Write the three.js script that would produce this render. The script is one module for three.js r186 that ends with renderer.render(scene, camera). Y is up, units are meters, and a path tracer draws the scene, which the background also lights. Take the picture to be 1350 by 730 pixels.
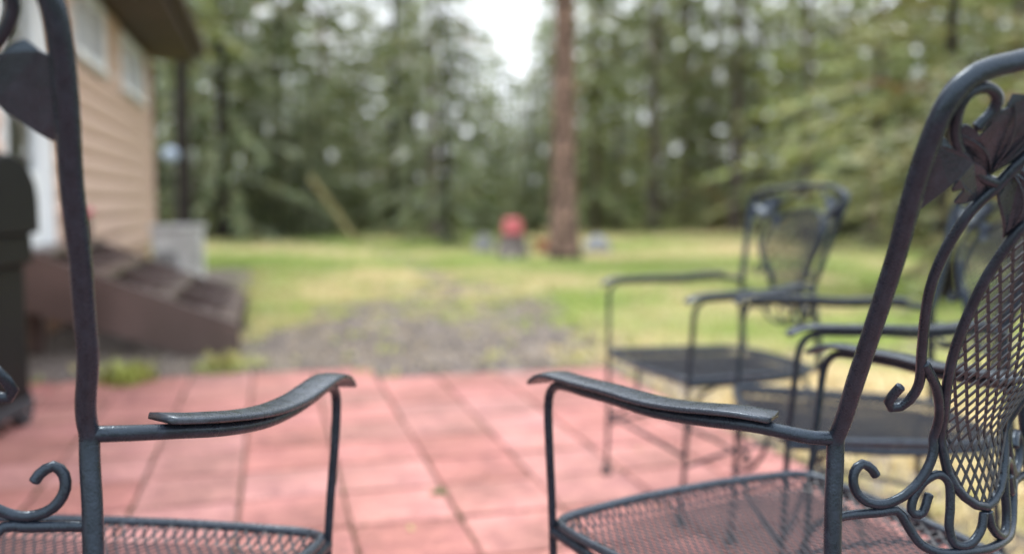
import * as THREE from 'three';
import { mergeGeometries } from 'three/addons/utils/BufferGeometryUtils.js';
import { RoundedBoxGeometry } from 'three/addons/geometries/RoundedBoxGeometry.js';
import { ImprovedNoise } from 'three/addons/math/ImprovedNoise.js';

// ------------------------------------------------------------------ camera, sky, sun, exposure
const scene = new THREE.Scene();
const EYE = 0.91, FPX = 1200, PITCH = Math.atan(100 / FPX);
const camera = new THREE.PerspectiveCamera(2 * Math.atan(365 / FPX) * 180 / Math.PI, 1024 / 553, 0.05, 900);
camera.position.set(0, EYE, 0);
camera.rotation.set(-PITCH, 0, 0);
camera.focus = 1.0;
camera.userData.fStop = 1.62;
const renderer = new THREE.WebGLRenderer({ antialias: true });
renderer.setSize(1024, 553);
renderer.toneMapping = THREE.LinearToneMapping;
renderer.toneMappingExposure = 2.5;
renderer.shadowMap.enabled = true;

const noise3 = new ImprovedNoise();
function fbm(x, y, z = 0, oct = 4) { let s = 0, a = 0.5; for (let i = 0; i < oct; i++) { s += a * noise3.noise(x, y, z + i * 7.3); x *= 2.03; y *= 2.03; a *= 0.5; } return s; }
function rng(seed) { let a = seed >>> 0; return () => { a = (a + 0x6D2B79F5) >>> 0; let t = a; t = Math.imul(t ^ (t >>> 15), t | 1); t ^= t + Math.imul(t ^ (t >>> 7), t | 61); return ((t ^ (t >>> 14)) >>> 0) / 4294967296; }; }

// overcast sky: brighter overhead, faint cloud structure everywhere
{
  const w = 512, h = 256, d = new Float32Array(w * h * 4);
  for (let j = 0; j < h; j++) for (let i = 0; i < w; i++) {
    const el = (j + 0.5) / h * Math.PI - Math.PI / 2, az = i / w * Math.PI * 2;
    const se = Math.max(0, Math.sin(el)), cx = Math.cos(az), cz = Math.sin(az);
    const n = fbm(cx * 2.2 + 5, cz * 2.2 + 3, se * 4, 4);
    const L = (0.74 + 0.62 * se) * (1 + 0.16 * n);
    const k = (j * w + i) * 4;
    d[k] = L * 0.94; d[k + 1] = L * 0.985; d[k + 2] = L * 1.05; d[k + 3] = 1;
  }
  const t = new THREE.DataTexture(d, w, h, THREE.RGBAFormat, THREE.FloatType);
  t.mapping = THREE.EquirectangularReflectionMapping; t.magFilter = THREE.LinearFilter; t.needsUpdate = true;
  scene.background = t; scene.environment = t;
}
const sun = new THREE.DirectionalLight(new THREE.Color(1, 0.96, 0.9), 1.25);
sun.position.set(-6, 22, -9);
sun.castShadow = true; sun.shadow.radius = 32;
sun.shadow.camera.left = -25; sun.shadow.camera.right = 25; sun.shadow.camera.top = 40; sun.shadow.camera.bottom = -25; sun.shadow.camera.far = 80;
sun.shadow.mapSize.set(2048, 2048);
scene.add(sun); scene.add(sun.target);

// ------------------------------------------------------------------ helpers
const taken = {};
function numbered(n) { if (!(n in taken)) { taken[n] = 0; return n; } taken[n]++; return `${n}_${String(taken[n]).padStart(3, '0')}`; }
function tag(o, label, category, group) { o.userData.label = label; o.userData.category = category; if (group) o.userData.group = group; return o; }
function thing(name, label, category, x, y, z, turn = 0, group) {
  const g = new THREE.Group(); g.name = numbered(name); g.position.set(x, y, z); g.rotation.y = turn; scene.add(g);
  return tag(g, label, category, group);
}
function part(name, geo, mat, parent, label) {
  const m = new THREE.Mesh(geo, mat); m.name = name; m.castShadow = m.receiveShadow = true; parent.add(m);
  if (label) m.userData.label = label;
  return m;
}
function structure(name, geo, mat) { const m = part(name, geo, mat, scene); m.userData.kind = 'structure'; return m; }
const V = (x, y, z) => new THREE.Vector3(x, y, z);
// a pixel of the photograph to the ground point it shows (metres; depth = -z)
function ground(px, py) {
  const x = (px - 675) / FPX, yc = -(py - 365) / FPX;
  const y = yc * Math.cos(PITCH) - Math.sin(PITCH), d = yc * Math.sin(PITCH) + Math.cos(PITCH), s = -EYE / y;
  return [x * s, d * s];
}
const lat = (px, depth) => (px - 675) / FPX * depth;

function noiseTex(size, fn, srgb = true) {
  const d = new Uint8Array(size * size * 4);
  for (let j = 0; j < size; j++) for (let i = 0; i < size; i++) {
    const c = fn(i / size, j / size, i, j), k = (j * size + i) * 4;
    for (let q = 0; q < 3; q++) d[k + q] = Math.max(0, Math.min(255, Math.round(255 * (Array.isArray(c) ? c[q] : c))));
    d[k + 3] = 255;
  }
  const t = new THREE.DataTexture(d, size, size, THREE.RGBAFormat);
  t.wrapS = t.wrapT = THREE.RepeatWrapping; t.magFilter = THREE.LinearFilter; t.minFilter = THREE.LinearFilter;
  if (srgb) t.colorSpace = THREE.SRGBColorSpace;
  t.needsUpdate = true; return t;
}
// periodic value noise so that tiles join
function periodic(seed) {
  const r = rng(seed), T = new Float32Array(65536); for (let i = 0; i < 65536; i++) T[i] = r();
  const at = (x, y, p) => T[(((x % p) + p) % p * 57 + ((y % p) + p) % p * 131 * 7 + p * 17) & 65535];
  return (u, v, p) => { const x = u * p, y = v * p, i = Math.floor(x), j = Math.floor(y); let a = x - i, b = y - j; a = a * a * (3 - 2 * a); b = b * b * (3 - 2 * b);
    return (at(i, j, p) * (1 - a) + at(i + 1, j, p) * a) * (1 - b) + (at(i, j + 1, p) * (1 - a) + at(i + 1, j + 1, p) * a) * b; };
}
const pn = periodic(11), pn2 = periodic(23);
const lin = (r, g, b) => new THREE.Color().setRGB(r, g, b);

// sweep a profile along points. frame(i, tangent) -> [side, up]; uv in metres
function sweep(points, profile, frames, closed = false, scale = null) {
  const n = points.length, m = profile.length, pos = [], uv = [], idx = [];
  let len = 0; const per = [0];
  for (let k = 0; k < m; k++) { const a = profile[k], b = profile[(k + 1) % m]; per.push(per[k] + Math.hypot(a[0] - b[0], a[1] - b[1])); }
  for (let i = 0; i < n; i++) {
    if (i) len += points[i].distanceTo(points[i - 1]);
    const [s, u] = frames[i], sc = scale ? scale[i] : 1;
    for (let k = 0; k <= m; k++) { const p = profile[k % m]; const q = points[i].clone().addScaledVector(s, p[0] * sc).addScaledVector(u, p[1] * sc); pos.push(q.x, q.y, q.z); uv.push(per[k], len); }
  }
  const w = m + 1;
  for (let i = 0; i < n - 1; i++) for (let k = 0; k < m; k++) { const a = i * w + k, b = a + 1, c = a + w, d = c + 1; idx.push(a, b, c, b, d, c); }
  const g = new THREE.BufferGeometry();
  g.setAttribute('position', new THREE.Float32BufferAttribute(pos, 3)); g.setAttribute('uv', new THREE.Float32BufferAttribute(uv, 2)); g.setIndex(idx);
  g.computeVertexNormals();
  // weld normals at the seam
  const N = g.attributes.normal;
  for (let i = 0; i < n; i++) { const a = i * w, b = a + m; const v = V(N.getX(a) + N.getX(b), N.getY(a) + N.getY(b), N.getZ(a) + N.getZ(b)).normalize(); N.setXYZ(a, v.x, v.y, v.z); N.setXYZ(b, v.x, v.y, v.z); }
  return g;
}
function transport(points, closed) {
  const n = points.length, fr = []; let s = null;
  for (let i = 0; i < n; i++) {
    const a = points[closed ? (i - 1 + n) % n : Math.max(0, i - 1)], b = points[closed ? (i + 1) % n : Math.min(n - 1, i + 1)];
    const t = b.clone().sub(a).normalize();
    if (!s) { s = Math.abs(t.y) < 0.9 ? V(0, 1, 0).cross(t) : V(1, 0, 0).cross(t); }
    s = s.clone().addScaledVector(t, -s.dot(t)).normalize();
    fr.push([s.clone(), t.clone().cross(s).normalize()]);
  }
  return fr;
}
const circle = (r, n = 10) => Array.from({ length: n }, (_, k) => [r * Math.cos(k / n * 2 * Math.PI), r * Math.sin(k / n * 2 * Math.PI)]);
// round bar through points, with rounded ends; radius may vary along it
function bar(points, r, n = 10, r1 = null) {
  const fr = transport(points), cnt = points.length, P = [], F = [], S = [];
  const t0 = points[0].clone().sub(points[1]).normalize(), t1 = points[cnt - 1].clone().sub(points[cnt - 2]).normalize(), re = r1 ?? r;
  for (const a of [0.02, 0.35, 0.7, 0.9]) { const k = Math.sqrt(Math.max(0, 1 - (1 - a) * (1 - a))); P.push(points[0].clone().addScaledVector(t0, r * 0.5 * (1 - a))); F.push(fr[0]); S.push(k); }
  points.forEach((p, i) => { P.push(p); F.push(fr[i]); S.push(1 + (re / r - 1) * i / (cnt - 1)); });
  for (const a of [0.9, 0.7, 0.35, 0.02]) { const k = Math.sqrt(Math.max(0, 1 - (1 - a) * (1 - a))); P.push(points[cnt - 1].clone().addScaledVector(t1, re * 0.5 * (1 - a))); F.push(fr[cnt - 1]); S.push(k * re / r); }
  return sweep(P, circle(r, n), F, false, S);
}
function smooth(pts, n = 40, tension = 0.5) { return new THREE.CatmullRomCurve3(pts, false, 'centripetal', tension).getSpacedPoints(n); }
function boxGeo(w, h, d, x = 0, y = 0, z = 0) { const g = new THREE.BoxGeometry(w, h, d); const p = g.attributes.position, nn = g.attributes.normal, u = g.attributes.uv;
  for (let i = 0; i < p.count; i++) { const ax = Math.abs(nn.getX(i)), ay = Math.abs(nn.getY(i)); u.setXY(i, ax > 0.5 ? p.getZ(i) : p.getX(i), ay > 0.5 ? p.getZ(i) : p.getY(i)); }
  g.translate(x, y, z); return g; }
// box with softened edges and uv in metres
function rbox(w, h, d, x = 0, y = 0, z = 0, r = 0.004) { const g = new RoundedBoxGeometry(w, h, d, 1, Math.min(r, w / 2.1, h / 2.1, d / 2.1)); const p = g.attributes.position, nn = g.attributes.normal, u = g.attributes.uv;
  for (let i = 0; i < p.count; i++) { const ax = Math.abs(nn.getX(i)), ay = Math.abs(nn.getY(i)); u.setXY(i, ax > 0.6 ? p.getZ(i) : p.getX(i), ay > 0.6 ? p.getZ(i) : p.getY(i)); }
  g.translate(x, y, z); return g; }

// ------------------------------------------------------------------ materials
const T = {};
T.concrete = noiseTex(512, (u, v, i, j) => { const a = pn(u, v, 6), b = pn2(u, v, 24), c = pn(u, v, 128), e = pn2(u, v, 256); let k = 0.82 + 0.16 * (a - 0.5) + 0.13 * (b - 0.5) - 0.10 * Math.max(0, pn(u + 0.37, v + 0.11, 9) - 0.62) * 2.6 + 0.14 * (c - 0.5) + 0.16 * (e - 0.5); if (e > 0.93) k -= 0.16; if (c > 0.95) k += 0.1; return [k, k * (0.985 + 0.03 * b), k * (0.98 + 0.04 * a)]; });
T.concreteBump = noiseTex(512, (u, v) => 0.3 * pn(u, v, 24) + 0.3 * pn2(u, v, 128) + 0.4 * pn(u, v, 256), false);
T.wood = noiseTex(512, (u, v) => { const g = pn(u * 1, v, 4); const s = 0.5 + 0.5 * Math.sin(2 * Math.PI * (v * 22 + 1.6 * pn2(u, v, 4) + 0.5 * g)); const f = pn2(u, v, 64), k = 0.78 + 0.1 * (s - 0.5) + 0.14 * (f - 0.5) + 0.16 * (g - 0.5); return [k, k * 0.99, k * 0.98]; });
T.bark = noiseTex(512, (u, v) => { const a = pn(u, v, 12), b = pn2(u, v * 0.5, 32), c = pn(u, v, 96); const k = 0.55 + 0.5 * (a - 0.5) + 0.5 * (b - 0.5) + 0.3 * (c - 0.5); return [k, k * 0.95, k * 0.92]; });
T.soil = noiseTex(512, (u, v) => { const a = pn(u, v, 8), b = pn2(u, v, 48), c = pn(u, v, 160), e = pn2(u, v, 256); const k = 0.72 + 0.2 * (a - 0.5) + 0.25 * (b - 0.5) + 0.25 * (c - 0.5) + 0.2 * (e - 0.5); return [k, k * (0.97 + 0.05 * b), k * (0.94 + 0.08 * c)]; });
T.iron = noiseTex(256, (u, v) => { const a = pn(u, v, 10), b = pn2(u, v, 60), c = pn(u, v, 128); let k = 0.78 + 0.16 * (a - 0.5) + 0.14 * (b - 0.5) + 0.12 * (c - 0.5); if (b > 0.9 && a > 0.55) k *= 0.72; return k; });
T.ironRough = noiseTex(256, (u, v) => 0.72 + 0.36 * (pn(u, v, 14) - 0.5) + 0.3 * (pn2(u, v, 70) - 0.5), false);
T.ironBump = noiseTex(256, (u, v) => 0.5 * pn(u, v, 30) + 0.5 * pn2(u, v, 90), false);
function rep(t, s) { const c = t.clone(); c.repeat.set(s, s); c.needsUpdate = true; return c; }
const ironMap = rep(T.iron, 9), ironRough = rep(T.ironRough, 9), ironBump = rep(T.ironBump, 9);
const M = {};
M.iron = new THREE.MeshPhysicalMaterial({ color: lin(0.021, 0.028, 0.044), roughness: 0.42, specularIntensity: 0.75, specularColor: lin(0.65, 0.84, 1.0), map: ironMap, roughnessMap: ironRough, bumpMap: ironBump, bumpScale: 0.00035 });
M.ironPlate = new THREE.MeshPhysicalMaterial({ color: lin(0.030, 0.038, 0.056), roughness: 0.42, specularColor: lin(0.65, 0.84, 1.0), map: ironMap, roughnessMap: ironRough, bumpMap: ironBump, bumpScale: 0.00035, side: THREE.DoubleSide });
M.ironWorn = new THREE.MeshPhysicalMaterial({ color: lin(0.046, 0.055, 0.075), roughness: 0.4, specularColor: lin(0.72, 0.86, 1.0), map: ironMap, roughnessMap: ironRough, bumpMap: ironBump, bumpScale: 0.00035 });
M.wire = new THREE.MeshStandardMaterial({ color: lin(0.012, 0.0155, 0.024), roughness: 0.5, metalness: 0 });
M.glide = new THREE.MeshStandardMaterial({ color: lin(0.03, 0.03, 0.033), roughness: 0.7 });
const PAVER_TINTS = [[0.49, 0.208, 0.182], [0.52, 0.222, 0.194], [0.46, 0.188, 0.163], [0.505, 0.235, 0.208], [0.55, 0.248, 0.218], [0.475, 0.200, 0.178], [0.515, 0.243, 0.222]];
M.pavers = PAVER_TINTS.map(c => new THREE.MeshStandardMaterial({ color: lin(...c), roughness: 0.85, map: T.concrete, bumpMap: T.concreteBump, bumpScale: 0.0012 }));

// ------------------------------------------------------------------ ground
const TH = Math.atan(317 / FPX);                                   // the patio and the house run this far to the left of the view
const BX = Math.cos(TH), BZ = Math.sin(TH);
const world = (b, a) => [b * BX - a * BZ, -(b * BZ + a * BX)];      // patio axes (right, away) -> x, z
const axes = (x, z) => [x * BX - z * BZ, -x * BZ - z * BX];         // and back: (b, a)
const PITCHB = 0.312, PITCHA = 0.305, COL0 = 0.2, ROW0 = 2.53, BMAX = COL0 + 5 * PITCHB, AMAX = ROW0 + 8 * PITCHA;
const sstep = (a, b, x) => { x = Math.max(0, Math.min(1, (x - a) / (b - a))); return x * x * (3 - 2 * x); };
function bare(x, z) {   // 0 grass .. 1 bare gravelly dirt
  const d = -z, [b, a] = axes(x, z), n = fbm(x * 0.9, d * 0.9, 2, 4), n2 = fbm(x * 0.25, d * 0.25, 9, 3);
  let k = 0;
  const c = -0.5 - (d - 5) * 0.03, hw = 1.05 - (d - 5) * 0.03;
  if (d > 4) k = Math.max(k, sstep(0.35, -0.25, Math.abs(x - c) - hw + n * 0.9) * sstep(11.5, 7.5, d + n * 3));
  if (a > AMAX - 0.4 && a < AMAX + 1.3) k = Math.max(k, sstep(0.5, 0.05, a - AMAX + (b > 0.4 ? 0.25 : 0) + n * 0.5) * 0.85);
  if (b > BMAX - 0.05) k = Math.max(k, sstep(1.0, 0.1, b - BMAX + n * 0.8) * 0.85);
  if (b < 0.3 && a > AMAX && a < 13) k = Math.max(k, sstep(0.15, -0.3, b + 0.25 + n * 0.3));
  k = Math.max(k, sstep(0.18, 0.42, n2 + n * 0.35) * 0.6);
  return k;
}
function inPatio(x, z, m = 0) { const [b, a] = axes(x, z); return b < BMAX + m && a < (b > 0.4 ? AMAX - PITCHA : AMAX) + m && b > -3.2 && a > -1.5; }
{
  const n = 220, pos = [], uv = [], col = [], idx = [];
  const warp = t => 11 * t + 290 * Math.sign(t) * Math.pow(Math.abs(t), 4.2);
  for (let j = 0; j <= n; j++) for (let i = 0; i <= n; i++) {
    const x = warp(i / n * 2 - 1), z = warp(j / n * 2 - 1) - 8, d = -z;
    let y = -0.013;
    if (!inPatio(x, z, 0.3)) y += 0.03 * fbm(x * 0.5, d * 0.5, 1, 3) * sstep(0, 1.5, Math.max(axes(x, z)[1] - AMAX, axes(x, z)[0] - BMAX)) ;
    pos.push(x, y, z); uv.push(x, d);
    const k = bare(x, z), m1 = 0.5 + fbm(x * 0.35, d * 0.35, 4, 3), m2 = 0.5 + fbm(x * 1.7, d * 1.7, 6, 3);
    const dry = Math.max(0, Math.min(1, 0.36 + (m1 - 0.5) * 2.4 + (m2 - 0.5) * 1.0));
    const g = [0.19 + 0.25 * dry, 0.235 + 0.125 * dry, 0.05 + 0.15 * dry], dirt = [0.215 + 0.06 * m2, 0.18 + 0.05 * m2, 0.16 + 0.04 * m1];
    if (inPatio(x, z, 0.05)) col.push(0.085 + 0.03 * m2, 0.07 + 0.03 * m2, 0.055);
    else for (let q = 0; q < 3; q++) col.push(g[q] * (1 - k) + dirt[q] * k);
  }
  for (let j = 0; j < n; j++) for (let i = 0; i < n; i++) { const a = j * (n + 1) + i, b = a + 1, c = a + n + 1, e = c + 1; idx.push(a, c, b, b, c, e); }
  const g = new THREE.BufferGeometry();
  g.setAttribute('position', new THREE.Float32BufferAttribute(pos, 3)); g.setAttribute('uv', new THREE.Float32BufferAttribute(uv, 2)); g.setAttribute('color', new THREE.Float32BufferAttribute(col, 3));
  g.setIndex(idx); g.computeVertexNormals();
  structure('ground', g, new THREE.MeshStandardMaterial({ vertexColors: true, color: lin(1.35, 1.35, 1.35), roughness: 1, map: rep(T.soil, 0.8), bumpMap: T.concreteBump, bumpScale: 0.012 }));
}

// ------------------------------------------------------------------ patio of square concrete pavers
{
  const patio = new THREE.Group(); patio.name = 'patio'; patio.userData.kind = 'structure'; patio.rotation.y = TH; scene.add(patio);
  const r = rng(5), geos = [];
  for (let v = 0; v < 8; v++) {
    const hx = PITCHB / 2 - 0.0035 - r() * 0.0015, hz = PITCHA / 2 - 0.0085 - r() * 0.002, bv = 0.006, cut = 0.004, pos = [], idx = [], uv = [], ou = r(), ov = r();
    // octagonal rings: top, bevel edge, foot
    const ring = (ix, iz, y, c) => { for (const [sx, sz] of [[-1, -1], [1, -1], [1, 1], [-1, 1]]) { const X = sx * ix, Z = sz * iz; const A = sx * sz > 0 ? [[X, Z - sz * c], [X - sx * c, Z]] : [[X - sx * c, Z], [X, Z - sz * c]]; for (const [a, b] of A) { pos.push(a, y, b); uv.push(a + ou, b + ov + y); } } };
    ring(hx - bv, hz - bv, 0, 0.004); ring(hx, hz, -0.005, cut + 0.003); ring(hx, hz, -0.05, cut + 0.003);
    for (let k = 1; k < 7; k++) idx.push(0, k + 1, k);
    for (let q = 0; q < 2; q++) for (let k = 0; k < 8; k++) { const a = q * 8 + k, b = q * 8 + (k + 1) % 8; idx.push(a, b, a + 8, b, b + 8, a + 8); }
    let g = new THREE.BufferGeometry(); g.setAttribute('position', new THREE.Float32BufferAttribute(pos, 3)); g.setAttribute('uv', new THREE.Float32BufferAttribute(uv, 2)); g.setIndex(idx);
    g = g.toNonIndexed(); g.computeVertexNormals(); geos.push(g);
  }
  let c = 0;
  for (let i = -9; i < 5; i++) for (let j = -11; j < 8; j++) {
    const b = COL0 + (i + 0.5) * PITCHB, a = ROW0 + (j + 0.5) * PITCHA;
    if (a < -0.6 || (j === 7 && b > 0.42)) continue;
    if (c++ > 298) break;
    const m = part(c === 1 ? 'paver' : `paver_${String(c - 1).padStart(3, '0')}`, geos[Math.floor(r() * 8)], M.pavers[Math.floor(r() * 7)], patio);
    m.position.set(b + (r() - 0.5) * 0.003, (r() - 0.5) * 0.0035, -a + (r() - 0.5) * 0.003);
    m.rotation.set((r() - 0.5) * 0.007, (r() - 0.5) * 0.008 + (r() < 0.5 ? Math.PI : 0), (r() - 0.5) * 0.007);
  }
}

// ------------------------------------------------------------------ house, seen along its wall
const HW = 1.5;   // the wall stands this far left of the axis through the camera
{
  const house = thing('house', 'tan lap sided house with dark brown eaves and white framed windows', 'house', ...(() => { const [x, z] = world(-HW, 0); return [x, 0, z]; })(), TH);
  // local: x = out of the wall, y up, -z = along the wall
  const S0 = 2.2, S1 = 12.35, YB = 0.40, YT = 2.72;
  const tan = [[0.56, 0.40, 0.325], [0.54, 0.385, 0.31], [0.58, 0.415, 0.34]].map(c => new THREE.MeshStandardMaterial({ color: lin(...c), roughness: 0.6 }));
  const white = new THREE.MeshStandardMaterial({ color: lin(0.74, 0.76, 0.78), roughness: 0.5 });
  const brown = new THREE.MeshStandardMaterial({ color: lin(0.105, 0.068, 0.055), roughness: 0.7, map: rep(T.wood, 1) });
  const roofM = new THREE.MeshStandardMaterial({ color: lin(0.09, 0.08, 0.078), roughness: 0.95, map: T.soil });
  const block = new THREE.MeshStandardMaterial({ color: lin(0.36, 0.2, 0.12), roughness: 0.9, map: T.concrete });
  const pane = new THREE.MeshPhysicalMaterial({ color: lin(0.9, 0.93, 0.95), roughness: 0.03, transmission: 1, thickness: 0 });
  const curtain = new THREE.MeshStandardMaterial({ color: lin(0.55, 0.56, 0.58), roughness: 0.95 });
  const dark = new THREE.MeshStandardMaterial({ color: lin(0.5, 0.47, 0.42), roughness: 0.9 });
  const holes = [[5.75, 6.78, 0.55, 2.66], [7.7, 9.0, 2.08, 2.60], [10.1, 11.6, 2.08, 2.60]];
  const EXP = 0.178, n = 13;
  // rounded lap board, extruded along the wall
  const prof = new THREE.Shape(); prof.moveTo(0, 0); prof.lineTo(0.040, 0.0); prof.quadraticCurveTo(0.060, 0.03, 0.060, 0.08); prof.quadraticCurveTo(0.056, 0.14, 0.014, 0.188); prof.lineTo(0, 0.188); prof.closePath();
  const boards = {};
  const boardGeo = len => { const k = len.toFixed(2); if (!boards[k]) { const g = new THREE.ExtrudeGeometry(prof, { depth: len, bevelEnabled: false, curveSegments: 4 }); boards[k] = g; const p = g.attributes.position, u = g.attributes.uv; for (let i = 0; i < p.count; i++) u.setXY(i, p.getZ(i), p.getY(i)); } return boards[k]; };
  let bi = 0;
  for (let k = 0; k < n; k++) {
    const y0 = YB + k * EXP, y1 = y0 + EXP; let cuts = [[S0, S1 - 0.05]];
    for (const [a, b, c, d] of holes) if (y1 > c - 0.05 && y0 < d + 0.02) cuts = cuts.flatMap(([p, q]) => b < p || a > q ? [[p, q]] : [[p, a - 0.03], [b + 0.03, q]].filter(([s, t]) => t - s > 0.05));
    for (const [p, q] of cuts) { const m = part(bi ? `siding_board_${String(bi).padStart(3, '0')}` : 'siding_board', boardGeo(q - p), tan[(k * 7 + bi) % 3], house); m.position.set(0.004, y0, -q); bi++; }
  }
  // wall behind the boards, with openings
  const shape = new THREE.Shape(); shape.moveTo(S0, 0.3); shape.lineTo(S1, 0.3); shape.lineTo(S1, YT + 0.05); shape.lineTo(S0, YT + 0.05); shape.closePath();
  for (const [a, b, c, d] of holes) { const h = new THREE.Path(); h.moveTo(a, c); h.lineTo(a, d); h.lineTo(b, d); h.lineTo(b, c); h.closePath(); shape.holes.push(h); }
  const wg = new THREE.ExtrudeGeometry(shape, { depth: 0.14, bevelEnabled: false }); wg.rotateY(Math.PI / 2); wg.translate(-0.14, 0, 0);
  part('wall', wg, tan[0], house);
  part('end_wall', boxGeo(4.2, 2.5, 0.12, -2.25, 1.5, -S1 + 0.07), tan[1], house);
  part('back_wall', boxGeo(0.12, 2.5, S1 - S0 - 0.2, -4.4, 1.5, -(S0 + S1) / 2), dark, house);
  part('near_end_wall', boxGeo(4.2, 2.5, 0.12, -2.25, 1.5, -S0 - 0.08), tan[1], house);
  part('ceiling', boxGeo(4.25, 0.06, S1 - S0 - 0.3, -2.28, 2.71, -(S0 + S1) / 2), dark, house);
  part('floor', boxGeo(4.2, 0.1, S1 - S0 - 0.3, -2.26, 0.48, -(S0 + S1) / 2), dark, house);
  part('foundation', boxGeo(0.14, 0.47, S1 - S0, -0.075, 0.16, -(S0 + S1) / 2), block, house);
  part('corner_trim', rbox(0.15, 2.36, 0.1, 0.0, 1.57, -S1 + 0.0, 0.006), tan[0], house);
  // eaves
  const sof = part('soffit', boxGeo(0.62, 0.02, S1 - S0 + 0.7, 0.28, YT + 0.005, -(S0 + S1) / 2), brown, house);
  part('fascia', boxGeo(0.03, 0.2, S1 - S0 + 0.74, 0.607, YT + 0.075, -(S0 + S1) / 2), brown, house);
  const gutter = sweep([V(0.68, YT + 0.13, -S0 + 0.35), V(0.68, YT + 0.13, -S1 - 0.37)], [[-0.05, 0.04], [-0.05, -0.04], [-0.02, -0.055], [0.03, -0.05], [0.055, 0.0], [0.055, 0.045], [0.048, 0.045], [0.045, 0], [0.02, -0.042], [-0.03, -0.042], [-0.042, 0.04]], [[V(1, 0, 0), V(0, 1, 0)], [V(1, 0, 0), V(0, 1, 0)]]);
  part('gutter', gutter, brown, house);
  const rg = boxGeo(2.9, 0.05, S1 - S0 + 0.8, 0, 0, 0); rg.rotateZ(-0.32); rg.translate(-0.72, YT + 0.64, -(S0 + S1) / 2); part('roof', rg, roofM, house);
  const rg2 = boxGeo(2.9, 0.05, S1 - S0 + 0.8, 0, 0, 0); rg2.rotateZ(0.32); rg2.translate(-3.47, YT + 0.64, -(S0 + S1) / 2); part('roof_back', rg2, roofM, house);
  // windows
  for (const [a, b, c, d] of holes.slice(1)) {
    const w = b - a, h = d - c, m = (a + b) / 2, y = (c + d) / 2, f = 0.06;
    const fr = part('window', mergeGeometries([rbox(0.06, f, w + 0.06, 0.055, c - 0.0, -m), rbox(0.06, f, w + 0.06, 0.055, d, -m), rbox(0.058, h - f + 0.01, f, 0.055, y, -a), rbox(0.058, h - f + 0.01, f, 0.055, y, -b), rbox(0.05, h - f, 0.05, 0.05, y, -m)]), white, house);
    for (const q of [-1, 1]) part('pane', boxGeo(0.005, h - 0.08, w / 2 - 0.06, 0.02, y, -m + q * (w / 4 - 0.0)), pane, fr);
    part('sill', rbox(0.1, 0.035, w + 0.14, 0.075, c - 0.05, -m), white, fr);
    const cw = []; for (let i = 0; i <= 60; i++) cw.push(V(-0.12 + 0.018 * Math.sin(i * 1.1), y, -a - (w) * i / 60));
    part('curtain', sweep(cw, [[0, -h / 2 - 0.05], [0.004, -h / 2 - 0.05], [0.004, h / 2 + 0.03], [0, h / 2 + 0.03]], cw.map(() => [V(1, 0, 0), V(0, 1, 0)])), curtain, fr);
  }
  // white glazed door
  {
    const [a, b, c, d] = holes[0], w = b - a, m = (a + b) / 2, f = 0.13;
    const door = part('door', mergeGeometries([rbox(0.045, d - c, f, 0.0, (c + d) / 2, -a - f / 2), rbox(0.045, d - c, f, 0, (c + d) / 2, -b + f / 2), rbox(0.044, f, w - 2 * f + 0.01, 0, d - f / 2, -m), rbox(0.044, 0.55, w - 2 * f + 0.01, 0, c + 0.275, -m), rbox(0.044, 0.06, w - 2 * f + 0.01, 0, 1.72, -m)]), white, house);
    part('pane', boxGeo(0.006, 0.62, w - 2 * f + 0.02, 0.0, 1.40, -m), pane, door);
    part('pane', boxGeo(0.006, 0.80, w - 2 * f + 0.02, 0.0, 2.14, -m), pane, door);
    part('handle', bar(smooth([V(0.02, 1.45, -a - 0.07), V(0.07, 1.46, -a - 0.07), V(0.07, 1.62, -a - 0.07), V(0.02, 1.63, -a - 0.07)], 12), 0.008, 8), M.glide, door);
    part('door_trim', mergeGeometries([rbox(0.07, d - c + 0.1, 0.09, 0.03, (c + d) / 2, -a + 0.03), rbox(0.07, d - c + 0.1, 0.09, 0.03, (c + d) / 2, -b - 0.03), rbox(0.068, 0.09, w + 0.1, 0.03, d + 0.015, -m)]), white, house);
    const cw = []; for (let i = 0; i <= 60; i++) cw.push(V(-0.2 + 0.02 * Math.sin(i * 0.9), 1.75, -a - w * i / 60));
    part('curtain', sweep(cw, [[0, -0.75], [0.004, -0.75], [0.004, 0.85], [0, 0.85]], cw.map(() => [V(1, 0, 0), V(0, 1, 0)])), curtain, door);
  }
}
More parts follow.
